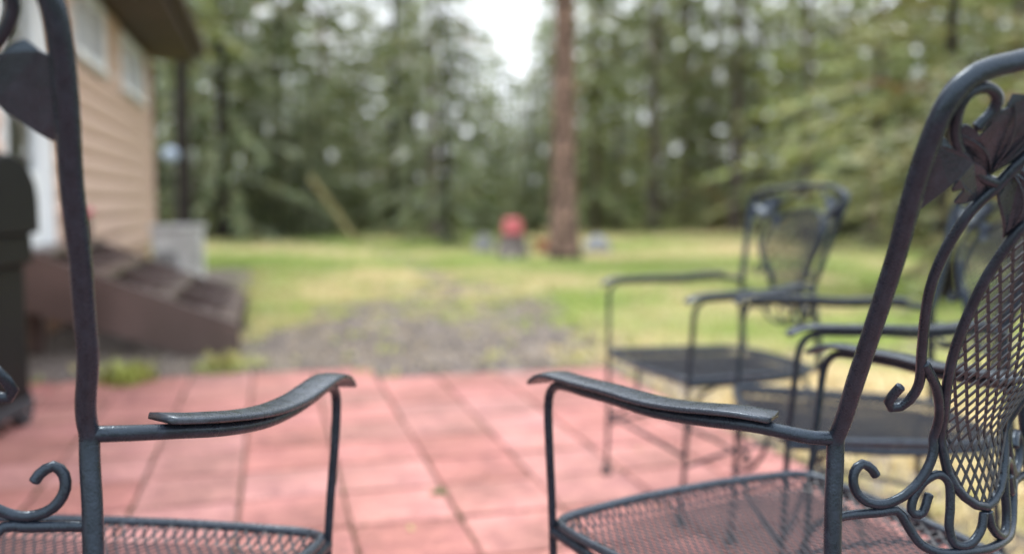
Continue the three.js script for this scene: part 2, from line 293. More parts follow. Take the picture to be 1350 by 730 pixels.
// brown wooden steps from the door down to the yard
{
  const SN = 5.70, SF = 7.55, [x, z] = world(0, 0);
  const st = thing('wooden_steps', 'brown painted wooden steps leading up to the white house door', 'steps', x, 0, z, TH);
  const paint = [[0.175, 0.125, 0.118], [0.19, 0.137, 0.13], [0.162, 0.115, 0.109]].map(c => new THREE.MeshStandardMaterial({ color: lin(...c), roughness: 0.32, map: rep(T.wood, 1.5), bumpMap: T.wood, bumpScale: 0.002 }));
  const side = paint[0];
  const sh = new THREE.Shape(); sh.moveTo(-0.2, 0.002); sh.lineTo(-0.2, 0.165); sh.lineTo(-0.235, 0.185); sh.lineTo(-1.30, 0.612); sh.lineTo(-1.44, 0.612); sh.lineTo(-1.44, 0.30); sh.lineTo(-1.3, 0.262); sh.lineTo(-0.50, 0.002); sh.closePath();
  const sg = new THREE.ExtrudeGeometry(sh, { depth: 0.04, bevelEnabled: true, bevelSize: 0.003, bevelThickness: 0.003, bevelSegments: 1 });
  for (const s of [SN, (SN + SF) / 2, SF]) { const m = part('stringer', sg, side, st); m.position.z = -s - 0.02; }
  const steps = [[-0.36, 0.155], [-0.73, 0.31], [-1.08, 0.455]];
  let k = 0;
  for (const [b, y] of steps) for (const o of [-0.075, 0.075]) part('tread_board', rbox(0.13, 0.038, SF - SN - 0.07, b + o + (k % 2) * 0.004, y + 0.012, -(SN + SF) / 2 - 0.012, 0.006), paint[k++ % 3], st);
  for (let i = 0; i < 3; i++) part('landing_board', rbox(0.072, 0.036, SF - SN - 0.07, -1.265 - i * 0.08, 0.608, -(SN + SF) / 2, 0.006), paint[(k + i) % 3], st);
  for (const s of [SN + 0.3, SF - 0.3]) part('post', rbox(0.09, 0.58, 0.09, -1.38, 0.29, -s, 0.005), side, st);
}

// ------------------------------------------------------------------ wrought iron armchairs
const K = { // traced across the back: u metres from its middle, t metres up along it from the arm joint
  post: [[-0.186, -0.245], [-0.185, -0.13], [-0.181, -0.076], [-0.174, 0.008], [-0.189, 0.09], [-0.207, 0.183], [-0.220, 0.245], [-0.239, 0.317], [-0.247, 0.363], [-0.248, 0.393], [-0.240, 0.413], [-0.224, 0.426], [-0.200, 0.434], [-0.15, 0.446], [-0.08, 0.455], [0, 0.459]],
  scrolls: [
    { r: 0.0055, p: [[-0.202, 0.374], [-0.194, 0.391], [-0.197, 0.403], [-0.211, 0.411], [-0.226, 0.407], [-0.231, 0.392], [-0.224, 0.37], [-0.208, 0.35], [-0.19, 0.334], [-0.171, 0.324], [-0.155, 0.318]] },
    { r: 0.0056, p: [[-0.050, 0.435], [-0.09, 0.408], [-0.122, 0.372], [-0.142, 0.342], [-0.152, 0.314], [-0.162, 0.293], [-0.166, 0.267], [-0.166, 0.236], [-0.161, 0.204], [-0.149, 0.167], [-0.132, 0.123], [-0.113, 0.071], [-0.115, 0.049], [-0.124, 0.041], [-0.134, 0.051], [-0.131, 0.072]] },
    { r: 0.0056, p: [[-0.122, 0.104], [-0.114, 0.094], [-0.093, 0.067], [-0.073, 0.025], [-0.068, -0.014], [-0.08, -0.044], [-0.1, -0.066], [-0.122, -0.076], [-0.142, -0.071], [-0.153, -0.055], [-0.152, -0.039], [-0.143, -0.030], [-0.133, -0.035], [-0.128, -0.043]] },
    { r: 0.0052, p: [[-0.073, -0.066], [-0.082, -0.088], [-0.091, -0.086], [-0.090, -0.072], [-0.084, -0.059], [-0.074, -0.048], [-0.061, -0.043], [-0.051, -0.052], [-0.050, -0.080], [-0.052, -0.105], [-0.046, -0.123], [-0.029, -0.125], [-0.010, -0.110], [-0.004, -0.092]] },
    { r: 0.0055, p: [[-0.176, -0.088], [-0.126, -0.086], [-0.106, -0.084], [-0.096, -0.101], [-0.083, -0.122], [-0.063, -0.132], [-0.034, -0.133], [0, -0.134]] },
  ],
  panel: [[0, -0.085], [-0.018, -0.080], [-0.036, -0.066], [-0.050, -0.045], [-0.056, -0.016], [-0.066, 0.025], [-0.083, 0.069], [-0.099, 0.123], [-0.106, 0.164], [-0.110, 0.208], [-0.109, 0.241], [-0.103, 0.275], [-0.088, 0.304], [-0.063, 0.328], [-0.032, 0.342], [0, 0.347]],
  veins: [[[-0.168, 0.312], [-0.230, 0.356], [-0.224, 0.300], [-0.190, 0.303]], [[-0.160, 0.330], [-0.216, 0.368], [-0.186, 0.402], [-0.152, 0.408], [-0.124, 0.400]], [[-0.143, 0.330], [-0.111, 0.264], [-0.148, 0.300], [-0.112, 0.295]]],
  leaves: [
    [[-0.226, 0.278], [-0.238, 0.315], [-0.243, 0.345], [-0.236, 0.352], [-0.229, 0.364], [-0.218, 0.351], [-0.205, 0.347], [-0.197, 0.339], [-0.180, 0.332], [-0.167, 0.320], [-0.157, 0.311], [-0.164, 0.301], [-0.177, 0.297], [-0.189, 0.298], [-0.190, 0.312], [-0.203, 0.310], [-0.203, 0.322], [-0.214, 0.303]],
    [[-0.217, 0.367], [-0.212, 0.376], [-0.203, 0.371], [-0.197, 0.364], [-0.194, 0.378], [-0.196, 0.388], [-0.187, 0.392], [-0.185, 0.405], [-0.173, 0.404], [-0.164, 0.418], [-0.154, 0.408], [-0.146, 0.398], [-0.142, 0.413], [-0.130, 0.408], [-0.118, 0.410], [-0.120, 0.396], [-0.112, 0.388], [-0.127, 0.372], [-0.142, 0.349], [-0.157, 0.326], [-0.174, 0.324], [-0.193, 0.336], [-0.207, 0.352]],
    [[-0.150, 0.309], [-0.144, 0.296], [-0.136, 0.285], [-0.123, 0.271], [-0.108, 0.259], [-0.106, 0.277], [-0.110, 0.297], [-0.118, 0.318], [-0.131, 0.336], [-0.144, 0.322]],
  ],
};
function outline(p, n) {                                   // closed polygon resampled to n points that keep its corners
  const L = p.map((a, i) => Math.hypot(a[0] - p[(i + 1) % p.length][0], a[1] - p[(i + 1) % p.length][1])), S = L.reduce((a, b) => a + b), k = L.map(l => Math.max(1, Math.round(l / S * n)));
  let d = n - k.reduce((a, b) => a + b); while (d) { const i = d > 0 ? L.indexOf(Math.max(...L)) : k.indexOf(Math.max(...k)); k[i] += Math.sign(d); d -= Math.sign(d); }
  const out = []; p.forEach((a, i) => { const b = p[(i + 1) % p.length]; for (let q = 0; q < k[i]; q++) { const f = q / k[i]; out.push([a[0] + (b[0] - a[0]) * f, a[1] + (b[1] - a[1]) * f]); } }); return out;
}
function smooth2(pts, n) { return new THREE.CatmullRomCurve3(pts.map(([u, t]) => V(u, t, 0)), false, 'centripetal').getSpacedPoints(n).map(p => [p.x, p.y]); }

function makeChair(opt) {
  const { label, X, D, yaw, tilt = 0, scale = 1, low = false, wide = 0, thick = 1, group } = opt;
  const root = thing('iron_armchair', label, 'chair', X, 0, -D, -yaw * Math.PI / 180, group);
  root.scale.setScalar(scale);
  const ironM = M.iron, plateM = M.ironPlate, wornM = M.ironWorn, wireM = M.wire;
  const tr = tilt * Math.PI / 180, ct = Math.cos(tr), sn = Math.sin(tr);
  // chair axes: x to the sitter's right, y up, z forward; leaning by the tilt
  const Wp = (x, y, z) => { const yy = y - 0.3; return V(x, 0.3 + yy * ct - z * sn, -(z * ct + yy * sn)); };
  const ha = 0.647, zb = -0.226, wb = (low ? 0.195 : 0.175) + wide, sw = 1 + wide / 0.262, hs = 0.415;
  const rl = (low ? 14 : opt.recline ?? 26.3) * Math.PI / 180, ry = Math.cos(rl), rz = -Math.sin(rl), tk = low ? 0.70 : opt.tall ?? 1, bow = 0.06;
  const widen = (u, t, w) => {                       // the back's own width, spread between its post and its middle
    if (low) return u * 1.114 * (t > 0 ? 1 - 0.1 * Math.min(1, t / 0.3) : 1);
    if (!wide) return u;
    const a = Math.min(w, Math.max(0, w - Math.abs(u))), x = a / w, k = sstep(-0.03, 0.12, t), q = a + wide * ((1 - k) * sstep(0.4, 1, x) + k * Math.pow(Math.max(0, (x - 0.06) / 0.94), 0.45));
    return Math.sign(u) * (Math.abs(u) - w + a + w + wide - q + (0.008 * sstep(0.05, 0.42, t) + 0.009 * sstep(0, 0.1, t) * sstep(0.34, 0.16, t)) * Math.min(1, Math.abs(u) / 0.1));
  };
  const S = (u, t, off = 0) => {
    const w = 0.175 + 0.065 * Math.min(Math.max(t, 0) / 0.3, 1.2), us = widen(u, t, w);
    const tt = t > 0 ? t * tk : t;
    const y = ha + (tt > 0 ? tt * ry : tt), z = zb + (tt > 0 ? tt * rz : 0.1 * tt);
    return Wp(us, y, z - bow * Math.max(0, 1 - (u / w) * (u / w)) ** 2 + off);
  };
  const mirror = a => a.map(([u, t]) => [-u, t]);
  // outer frame: one bent tube from the seat rail up one side and down the other
  {
    const half = smooth2(K.post, 96), all = half.concat(mirror(half).reverse().slice(1));
    part('back_frame', bar(all.map(([u, t]) => S(u, t)), 0.0098 * thick, 14), ironM, root);
  }
  K.scrolls.forEach((s, i) => {
    if (i === 4) { const h = smooth2(s.p, 26), all = h.concat(mirror(h).reverse().slice(1)); part('back_rail', bar(all.map(([u, t]) => S(u, t)), s.r * thick, 9), ironM, root); return; }
    for (const m of [1, -1]) part('scroll', bar(smooth2(s.p, 46).map(([u, t]) => S(m * u, t, m > 0 && i === 2 ? -0.002 : 0)), s.r * thick, 9), ironM, root);
  });
  // mesh panel inside its own rim
  {
    const h = smooth2(K.panel.map(([u, t]) => [low ? u * 1.28 : u, t]), 30), loop = h.concat(mirror(h).reverse().slice(1));
    const rim = part('mesh_panel', bar(loop.map(([u, t]) => S(u, t)), 0.0056, 9), ironM, root);
    part('wire_mesh', diamond(loop, 0.0128, 0.025, (u, t) => S(u, t), 0.00135, 0.0009), wireM, rim);
  }
  for (const m of [1, -1]) K.leaves.forEach((lf, n) => {
    const sh = new THREE.Shape((n ? outline(lf, 64) : smooth2(lf.concat([lf[0]]), 64).slice(0, 64)).map(([u, t]) => new THREE.Vector2(u, t)));
    const g = new THREE.ExtrudeGeometry(sh, { depth: 0.0016, bevelEnabled: true, bevelSize: 0.0007, bevelThickness: 0.0006, bevelSegments: 1 });
    const p = g.attributes.position, cu = lf.reduce((a, q) => a + q[0], 0) / lf.length, cv = lf.reduce((a, q) => a + q[1], 0) / lf.length;
    const lift = (u, t) => -0.0105 + 18 * ((u - cu) ** 2 + (t - cv) ** 2) * (n === 2 ? 0.5 : 0.35) + n * 0.0012;
    for (let k = 0; k < p.count; k++) { const u = p.getX(k), t = p.getY(k), q = S(m * u, t, lift(u, t) + p.getZ(k)); p.setXYZ(k, q.x, q.y, q.z); }
    if (m < 0) for (let k = 0; k < p.count; k += 3) { const a = [p.getX(k), p.getY(k), p.getZ(k)]; p.setXYZ(k, p.getX(k + 1), p.getY(k + 1), p.getZ(k + 1)); p.setXYZ(k + 1, ...a); }
    g.computeVertexNormals();
    const leaf = part('leaf', g, plateM, root);
    const [b, ...tips] = n ? K.veins[n] : [[0, 0]];
    for (const tp of tips) { const line = Array.from({ length: 9 }, (_, k) => { const f = k / 8 * 0.92, u = b[0] + (tp[0] - b[0]) * f, t = b[1] + (tp[1] - b[1]) * f + 0.004 * Math.sin(f * 3.1); return S(m * u, t, lift(u, t) - 0.0004); }); part('vein', bar(line, 0.0016, 6, 0.0007), plateM, leaf); }
  });
  const lifted = (y, z) => y < 0.6 ? 0 : (opt.lift ?? 0.018) * sstep(0.18, 0.03, z) * sstep(-0.24, -0.13, z);
  // arms: tube from the back post, out and forward, down into the front leg
  for (const m of [1, -1]) {
    const arm = [[wb, ha, zb], [wb + 0.022, ha - 0.001, zb + 0.012], [0.232, 0.640, -0.165], [0.256, 0.631, -0.10], [0.272, 0.625, -0.02], [0.281, 0.628, 0.06], [0.286, 0.636, 0.12], [0.2875, 0.641, 0.165], [0.288, 0.637, 0.194], [0.2875, 0.622, 0.212], [0.286, 0.598, 0.219], [0.283, 0.55, 0.221], [0.276, 0.47, 0.224], [0.272, 0.41, 0.226]];
    const pts = smooth(arm.map(([x, y, z], i) => Wp(m * (x + (i < 2 ? 0 : wide)), y + lifted(y, z), z)), 60);
    const foot = V(m * (0.256 + wide), 0.012, -0.237);
    const leg = smooth([pts[60], pts[60].clone().lerp(foot, 0.5).add(V(0, 0, 0.004)), foot], 10);
    const am = part('arm', bar(pts.concat(leg.slice(1)), 0.0082, 10, 0.0060), ironM, root);
    // flat rest that follows the tube and rolls over in front
    const rest = [[0.221, 0.6555, -0.178], [0.239, 0.6505, -0.145], [0.251, 0.6465, -0.11], [0.262, 0.642, -0.07], [0.273, 0.6385, -0.01], [0.281, 0.641, 0.06], [0.286, 0.649, 0.12], [0.2875, 0.6535, 0.165], [0.288, 0.652, 0.200], [0.288, 0.644, 0.228], [0.288, 0.634, 0.244]];
    const rp = smooth(rest.map(([x, y, z]) => Wp(m * (x + wide), y + lifted(y, z), z)), 40), fr = transport(rp).map(([, ], i) => { const t = rp[Math.min(40, i + 1)].clone().sub(rp[Math.max(0, i - 1)]).normalize(); const s = t.clone().cross(V(0, 1, 0)).normalize(); return [s, s.clone().cross(t).normalize()]; });
    const hw = 0.021, th = 0.0035, pf = [[-hw, -th * 0.6], [-hw + 0.001, -th], [hw - 0.001, -th], [hw, -th * 0.6], [hw, th * 0.4], [hw - 0.0015, th], [0.008, th + 0.0012], [-0.008, th + 0.0012], [-hw + 0.0015, th], [-hw, th * 0.4]];
    const P = [rp[0].clone(), ...rp, rp[40].clone()], F = [fr[0], ...fr, fr[40]], Sc = [0.001, ...rp.map(() => 1), 0.001];
    part('arm_rest', sweep(P, pf, F, false, Sc), wornM, am);
    part('foot', new THREE.LatheGeometry([[0, 0], [0.016, 0], [0.018, 0.006], [0.013, 0.02], [0.0075, 0.036], [0, 0.038]].map(p => new THREE.Vector2(...p)), 14).translate(foot.x, 0, foot.z), M.glide, am);
    // rear leg
    const rf = V(m * (0.235 + wide), 0.012, 0.285), rt = S(m * -0.186, -0.235);
    const rlg = part('rear_leg', bar(smooth([rt, Wp(m * (0.2 + wide), 0.36, zb + 0.01), V(m * (0.215 + wide), 0.2, 0.235), rf], 16), 0.0075, 10), ironM, root);
    part('foot', new THREE.LatheGeometry([[0, 0], [0.016, 0], [0.018, 0.006], [0.013, 0.02], [0.0075, 0.036], [0, 0.038]].map(p => new THREE.Vector2(...p)), 14).translate(rf.x, 0, rf.z), M.glide, rlg);
    part('side_stretcher', bar(smooth([V(m * (0.264 + wide), 0.17, -0.232), V(m * (0.25 + wide), 0.20, -0.05), V(m * (0.235 + wide), 0.2, 0.1), V(m * (0.219 + wide), 0.17, 0.24)], 16), 0.0055, 8), ironM, root);
    part('brace', bar(smooth([V(m * (0.262 + wide), 0.205, -0.231), V(m * (0.215 + wide), 0.215, -0.20), V(m * (0.185 + wide), 0.27, -0.17), V(m * (0.20 + wide), 0.35, -0.15), V(m * (0.245 + wide), 0.385, -0.13)], 22), 0.0055, 8), ironM, root);
  }
  part('front_stretcher', bar(smooth([V(-(0.264 + wide), 0.2, -0.232), V(0, 0.205, -0.236), V((0.264 + wide), 0.2, -0.232)], 12), 0.0058, 8), ironM, root);
  part('cross_stretcher', bar(smooth([V(-(0.25 + wide), 0.19, -0.05), V(0, 0.17, 0.0), V((0.25 + wide), 0.19, -0.05)], 14), 0.0055, 8), ironM, root);
  // seat: rim tube and sunk expanded metal
  {
    const q = [[0, 0.262], [0.10, 0.259], [0.19, 0.248], [0.238, 0.239], [0.262, 0.222], [0.268, 0.18], [0.252, 0.02], [0.232, -0.12], [0.212, -0.19], [0.18, -0.226], [0.10, -0.238], [0, -0.241]];
    const half = smooth2(q, 44), loop = half.concat(mirror(half).reverse().slice(1));
    const rim = bar(loop.map(([x, z]) => Wp(x * sw, hs, z)), 0.0072, 10);
    const seat = part('seat', rim, wornM, root);
    // distance to the rim gives the sink of the pan
    const edge = (x, z) => { let d = 9; for (const [a, b] of loop) d = Math.min(d, (a - x) * (a - x) + (b - z) * (b - z)); return Math.sqrt(d); };
    const yOf = (x, z) => hs - 0.022 * sstep(0.002, 0.034, edge(x, z)) - 0.006 * sstep(0.03, 0.2, edge(x, z));
    part('wire_mesh', diamond(loop, 0.0130, 0.0245, (x, z) => Wp(x * sw, yOf(x, z), z), 0.0014, 0.0009, true), wireM, seat);
    for (const m of [1, -1]) part('seat_rail', bar(smooth([Wp(m * (0.272 + wide), hs - 0.012, 0.224), Wp(m * (0.262 + wide), hs - 0.018, 0.0), Wp(m * (0.215 + wide), hs - 0.012, -0.2), Wp(m * (0.187 + wide), hs + 0.0, -0.245)], 16), 0.0078, 9), ironM, seat);
  }
  return root;
}
// two families of strands that cross in long diamonds, cut to a closed outline
function diamond(loop, w, h, map, half, thick, ownEdge = false) {
  let x0 = 9, x1 = -9, y0 = 9, y1 = -9; for (const [x, y] of loop) { x0 = Math.min(x0, x); x1 = Math.max(x1, x); y0 = Math.min(y0, y); y1 = Math.max(y1, y); }
  const pos = [], idx = [];
  const cross = (px, py, dx, dy) => { const ts = []; for (let i = 0; i < loop.length; i++) { const [ax, ay] = loop[i], [bx, by] = loop[(i + 1) % loop.length]; const ex = bx - ax, ey = by - ay, det = ex * dy - ey * dx; if (Math.abs(det) < 1e-12) continue; const s = (dx * (ay - py) - dy * (ax - px)) / det * -1; const ss = (dy * (px - ax) - dx * (py - ay)) / (ex * dy - ey * dx); if (ss < 0 || ss >= 1) continue; const qx = ax + ss * ex, qy = ay + ss * ey; ts.push(Math.abs(dy) > Math.abs(dx) ? (qy - py) / dy : (qx - px) / dx); } return ts.sort((a, b) => a - b); };
  for (const sg of [1, -1]) {
    const L = Math.hypot(w, h), dx = sg * w / L, dy = h / L;
    const span = (y1 - y0) * w / h;
    for (let c = x0 - (sg > 0 ? span : 0) - w; c < x1 + (sg > 0 ? 0 : span) + w; c += w) {
      const ts = cross(c, y0, dx, dy);
      for (let k = 0; k + 1 < ts.length; k += 2) {
        const a = ts[k], b = ts[k + 1], len = b - a; if (len < 0.004) continue;
        const fine = ownEdge ? [0, 0.006, 0.012, 0.019, 0.027, 0.036] : [0];
        const st = [...fine.filter(f => f < len / 2).map(f => a + f)]; const inner = Math.max(1, Math.round((len - 0.06) / 0.03)); const s0 = st[st.length - 1], s1 = b - (s0 - a); for (let i = 1; i < inner; i++) st.push(s0 + (s1 - s0) * i / inner); st.push(...fine.filter(f => f < len / 2).reverse().map(f => b - f));
        const base = pos.length / 3;
        st.forEach((s, i) => {
          const x = c + dx * s, y = y0 + dy * s, nx = -dy * half, ny = dx * half;
          const A = map(x + nx, y + ny), B = map(x - nx, y - ny), Cc = map(x, y), e1 = B.clone().sub(A), e2 = map(x + dx * 0.001, y + dy * 0.001).sub(Cc), n = e1.cross(e2).normalize();
          const th = thick * sg * 0.4;
          for (const [p, o] of [[A, thick], [B, thick], [B, -thick], [A, -thick]]) pos.push(p.x + n.x * (o + th), p.y + n.y * (o + th), p.z + n.z * (o + th));
          if (i) for (let q = 0; q < 4; q++) { const u = base + (i - 1) * 4 + q, v = base + (i - 1) * 4 + (q + 1) % 4; idx.push(u, u + 4, v, v, u + 4, v + 4); }
        });
      }
    }
  }
  let g = new THREE.BufferGeometry(); g.setAttribute('position', new THREE.Float32BufferAttribute(pos, 3)); g.setIndex(idx); g = g.toNonIndexed(); g.computeVertexNormals(); return g;
}
makeChair({ label: 'high backed black iron armchair standing next to the barbecue grill', X: -0.577 - 0.063, D: 1.117 + 0.006, yaw: 5.85, tilt: 3.8, scale: 1.026, wide: 0.061, thick: 1.0, tall: 1.05, recline: 27.5, lift: 0 });
makeChair({ label: 'high backed black iron armchair with scrollwork, turned away from the two low chairs', X: 0.408, D: 1.289, yaw: -28.15, tilt: -0.74 });
makeChair({ label: 'low backed iron armchair between the high backed chair and the farthest armchair', X: 0.803, D: 2.088, yaw: -86.6, tilt: -2, low: true, group: 'low iron armchairs' });
makeChair({ label: 'low backed iron armchair at the lawn end of the row of chairs', X: 0.62, D: 2.81, yaw: -107.8, low: true, group: 'low iron armchairs' });


// ------------------------------------------------------------------ barbecue grill beside the near chair
{
  const g = thing('barbecue_grill', 'black barbecue grill with closed rounded hood at the patio edge', 'grill', -2.26, 0, -3.42, 0.12);
  const black = new THREE.MeshPhysicalMaterial({ color: lin(0.009, 0.010, 0.014), roughness: 0.5, specularIntensity: 0.4, map: ironMap });
  const blackRough = new THREE.MeshStandardMaterial({ color: lin(0.022, 0.024, 0.03), roughness: 0.7 });
  const steel = new THREE.MeshStandardMaterial({ color: lin(0.55, 0.57, 0.6), roughness: 0.35, metalness: 0.9 });
  part('cabinet', rbox(0.62, 0.56, 0.46, 0, 0.375, 0, 0.012), black, g);
  for (const m of [-1, 1]) { const d = part('cabinet_door', rbox(0.292, 0.48, 0.018, m * 0.152, 0.385, 0.241, 0.005), black, g); part('handle', rbox(0.015, 0.2, 0.02, m * 0.03, 0.47, 0.262, 0.004), steel, d); }
  part('firebox', rbox(0.68, 0.13, 0.5, 0, 0.72, 0, 0.02), black, g);
  part('control_panel', rbox(0.64, 0.1, 0.03, 0, 0.72, 0.27, 0.006), blackRough, g);
  for (const x of [-0.2, 0, 0.2]) part('knob', new THREE.CylinderGeometry(0.022, 0.026, 0.03, 16).rotateX(Math.PI / 2).translate(x, 0.72, 0.3), steel, g);
  const sh = new THREE.Shape(); sh.moveTo(-0.26, 0); sh.lineTo(0.26, 0); sh.lineTo(0.262, 0.08); sh.bezierCurveTo(0.26, 0.2, 0.16, 0.285, 0.02, 0.29); sh.bezierCurveTo(-0.15, 0.295, -0.262, 0.22, -0.262, 0.1); sh.closePath();
  const hg = new THREE.ExtrudeGeometry(sh, { depth: 0.66, bevelEnabled: true, bevelSize: 0.012, bevelThickness: 0.03, bevelSegments: 3, curveSegments: 10 }); hg.rotateY(-Math.PI / 2); hg.translate(0.33, 0.79, 0);
  const hood = part('hood', hg, black, g);
  part('handle', bar([V(-0.24, 0.86, 0.31), V(0, 0.86, 0.315), V(0.24, 0.86, 0.31)], 0.012, 10), steel, hood);
  part('base', rbox(0.64, 0.05, 0.48, 0, 0.09, 0, 0.008), blackRough, g);
  for (const [x, z] of [[0.3, 0.22], [-0.3, 0.22]]) part('leg', rbox(0.05, 0.08, 0.05, x * 0.9, 0.04, z * 0.9, 0.006), blackRough, g);
  for (const x of [-0.31, 0.27]) { const w = part('wheel', new THREE.CylinderGeometry(0.075, 0.075, 0.04, 24).rotateZ(Math.PI / 2).translate(x + 0.02, 0.075, -0.19), blackRough, g); part('hub', new THREE.CylinderGeometry(0.022, 0.022, 0.05, 14).rotateZ(Math.PI / 2).translate(x + 0.02, 0.075, -0.19), steel, w); }
}
// pale utility box behind the steps
{
  const [x, z] = world(-0.87, 9.3);
  const bx = thing('utility_box', 'pale grey metal utility box standing behind the brown steps', 'box', x, 0, z, TH);
  const pale = new THREE.MeshStandardMaterial({ color: lin(0.72, 0.72, 0.73), roughness: 0.55, map: T.concrete });
  part('body', rbox(0.44, 0.64, 0.5, 0, 0.32, 0, 0.015), pale, bx);
  part('lid', rbox(0.48, 0.045, 0.54, 0, 0.66, 0, 0.012), pale, bx);
  const vent = part('vent', rbox(0.20, 0.16, 0.02, -0.10, 0.36, 0.252, 0.004), M.glide, bx);
  for (let i = 0; i < 5; i++) part('slat', rbox(0.19, 0.012, 0.02, -0.10, 0.30 + i * 0.03, 0.263, 0.003), pale, vent);
}
// pot with pink flowers on the landing
{
  const [x, z] = world(-1.33, 7.2);
  const p = thing('flower_pot', 'small pot of pink flowers on the landing by the wall', 'flower pot', x, 0.627, z, 0);
  part('pot', new THREE.LatheGeometry([[0, 0], [0.05, 0], [0.07, 0.11], [0.078, 0.11], [0.078, 0.13], [0.066, 0.13], [0.06, 0.1], [0, 0.1]].map(q => new THREE.Vector2(...q)), 20), new THREE.MeshStandardMaterial({ color: lin(0.16, 0.11, 0.1), roughness: 0.8 }), p);
  const r = rng(9), gs = [], gl = [];
  for (let i = 0; i < 26; i++) { const a = r() * 6.28, q = r() * 0.10, y = 0.17 + r() * 0.06; const f = new THREE.CircleGeometry(0.018 + r() * 0.008, 6); f.rotateX(-1.2 + r() * 0.8); f.rotateY(r() * 6.28); f.translate(Math.cos(a) * q, y, Math.sin(a) * q); gs.push(f); const l = new THREE.CircleGeometry(0.02, 5); l.scale(0.6, 1.4, 1); l.rotateX(-0.6 - r()); l.rotateY(r() * 6.28); l.translate(Math.cos(a) * q * 0.8, y - 0.04 - r() * 0.03, Math.sin(a) * q * 0.8); gl.push(l); }
  part('flowers', mergeGeometries(gs), new THREE.MeshStandardMaterial({ color: lin(0.62, 0.08, 0.2), roughness: 0.8, side: THREE.DoubleSide }), p);
  part('foliage', mergeGeometries(gl), new THREE.MeshStandardMaterial({ color: lin(0.05, 0.11, 0.03), roughness: 0.8, side: THREE.DoubleSide }), p);
}

// ------------------------------------------------------------------ trees
const barkMap = rep(T.bark, 1.0);
M.bark = new THREE.MeshStandardMaterial({ color: lin(0.34, 0.275, 0.245), roughness: 0.95, map: barkMap, bumpMap: T.bark, bumpScale: 0.02 });
M.barkGrey = new THREE.MeshStandardMaterial({ color: lin(0.36, 0.32, 0.295), roughness: 0.95, map: barkMap, bumpMap: T.bark, bumpScale: 0.02 });
M.barkDark = new THREE.MeshStandardMaterial({ color: lin(0.06, 0.048, 0.042), roughness: 0.95, map: barkMap, bumpMap: T.bark, bumpScale: 0.02 });
M.barkRed = new THREE.MeshStandardMaterial({ color: lin(0.66, 0.47, 0.39), roughness: 0.95, map: barkMap, bumpMap: T.bark, bumpScale: 0.03 });
M.needle = new THREE.MeshPhysicalMaterial({ vertexColors: true, roughness: 1, transmission: 0.35, thickness: 0, color: lin(2.2, 2.05, 1.55), side: THREE.DoubleSide });
function trunkGeo(h, r, seed, limbs = 0, top = 0.15) {
  const R = rng(seed), pts = [], S = []; const n = 18; let ox = 0, oz = 0;
  for (let i = 0; i <= n; i++) { const f = i / n; ox += (R() - 0.5) * 0.05 * h / 14; oz += (R() - 0.5) * 0.05 * h / 14; pts.push(V(i < 2 ? 0 : ox, f * h - 0.05, i < 2 ? 0 : oz)); const y = f * h; S.push((1 - (1 - top) * f) * (1 + 0.55 * Math.exp(-y / 0.35))); }
  const gs = [sweep(pts, Array.from({ length: 14 }, (_, k) => { const a = k / 14 * 2 * Math.PI, q = r * (1 + 0.12 * (R() - 0.5)); return [q * Math.cos(a), q * Math.sin(a)]; }), transport(pts), false, S)];
  for (let i = 0; i < limbs; i++) { const y = h * (0.12 + 0.5 * R()), a = R() * 6.28, L = 0.5 + R() * 1.1; gs.push(bar([V(0, y, 0), V(Math.cos(a) * L * 0.6, y + 0.05, Math.sin(a) * L * 0.6), V(Math.cos(a) * L, y - 0.1 * L, Math.sin(a) * L)], 0.02, 5, 0.006)); }
  return mergeGeometries(gs.map(g => { const q = g.toNonIndexed(); return q; }));
}
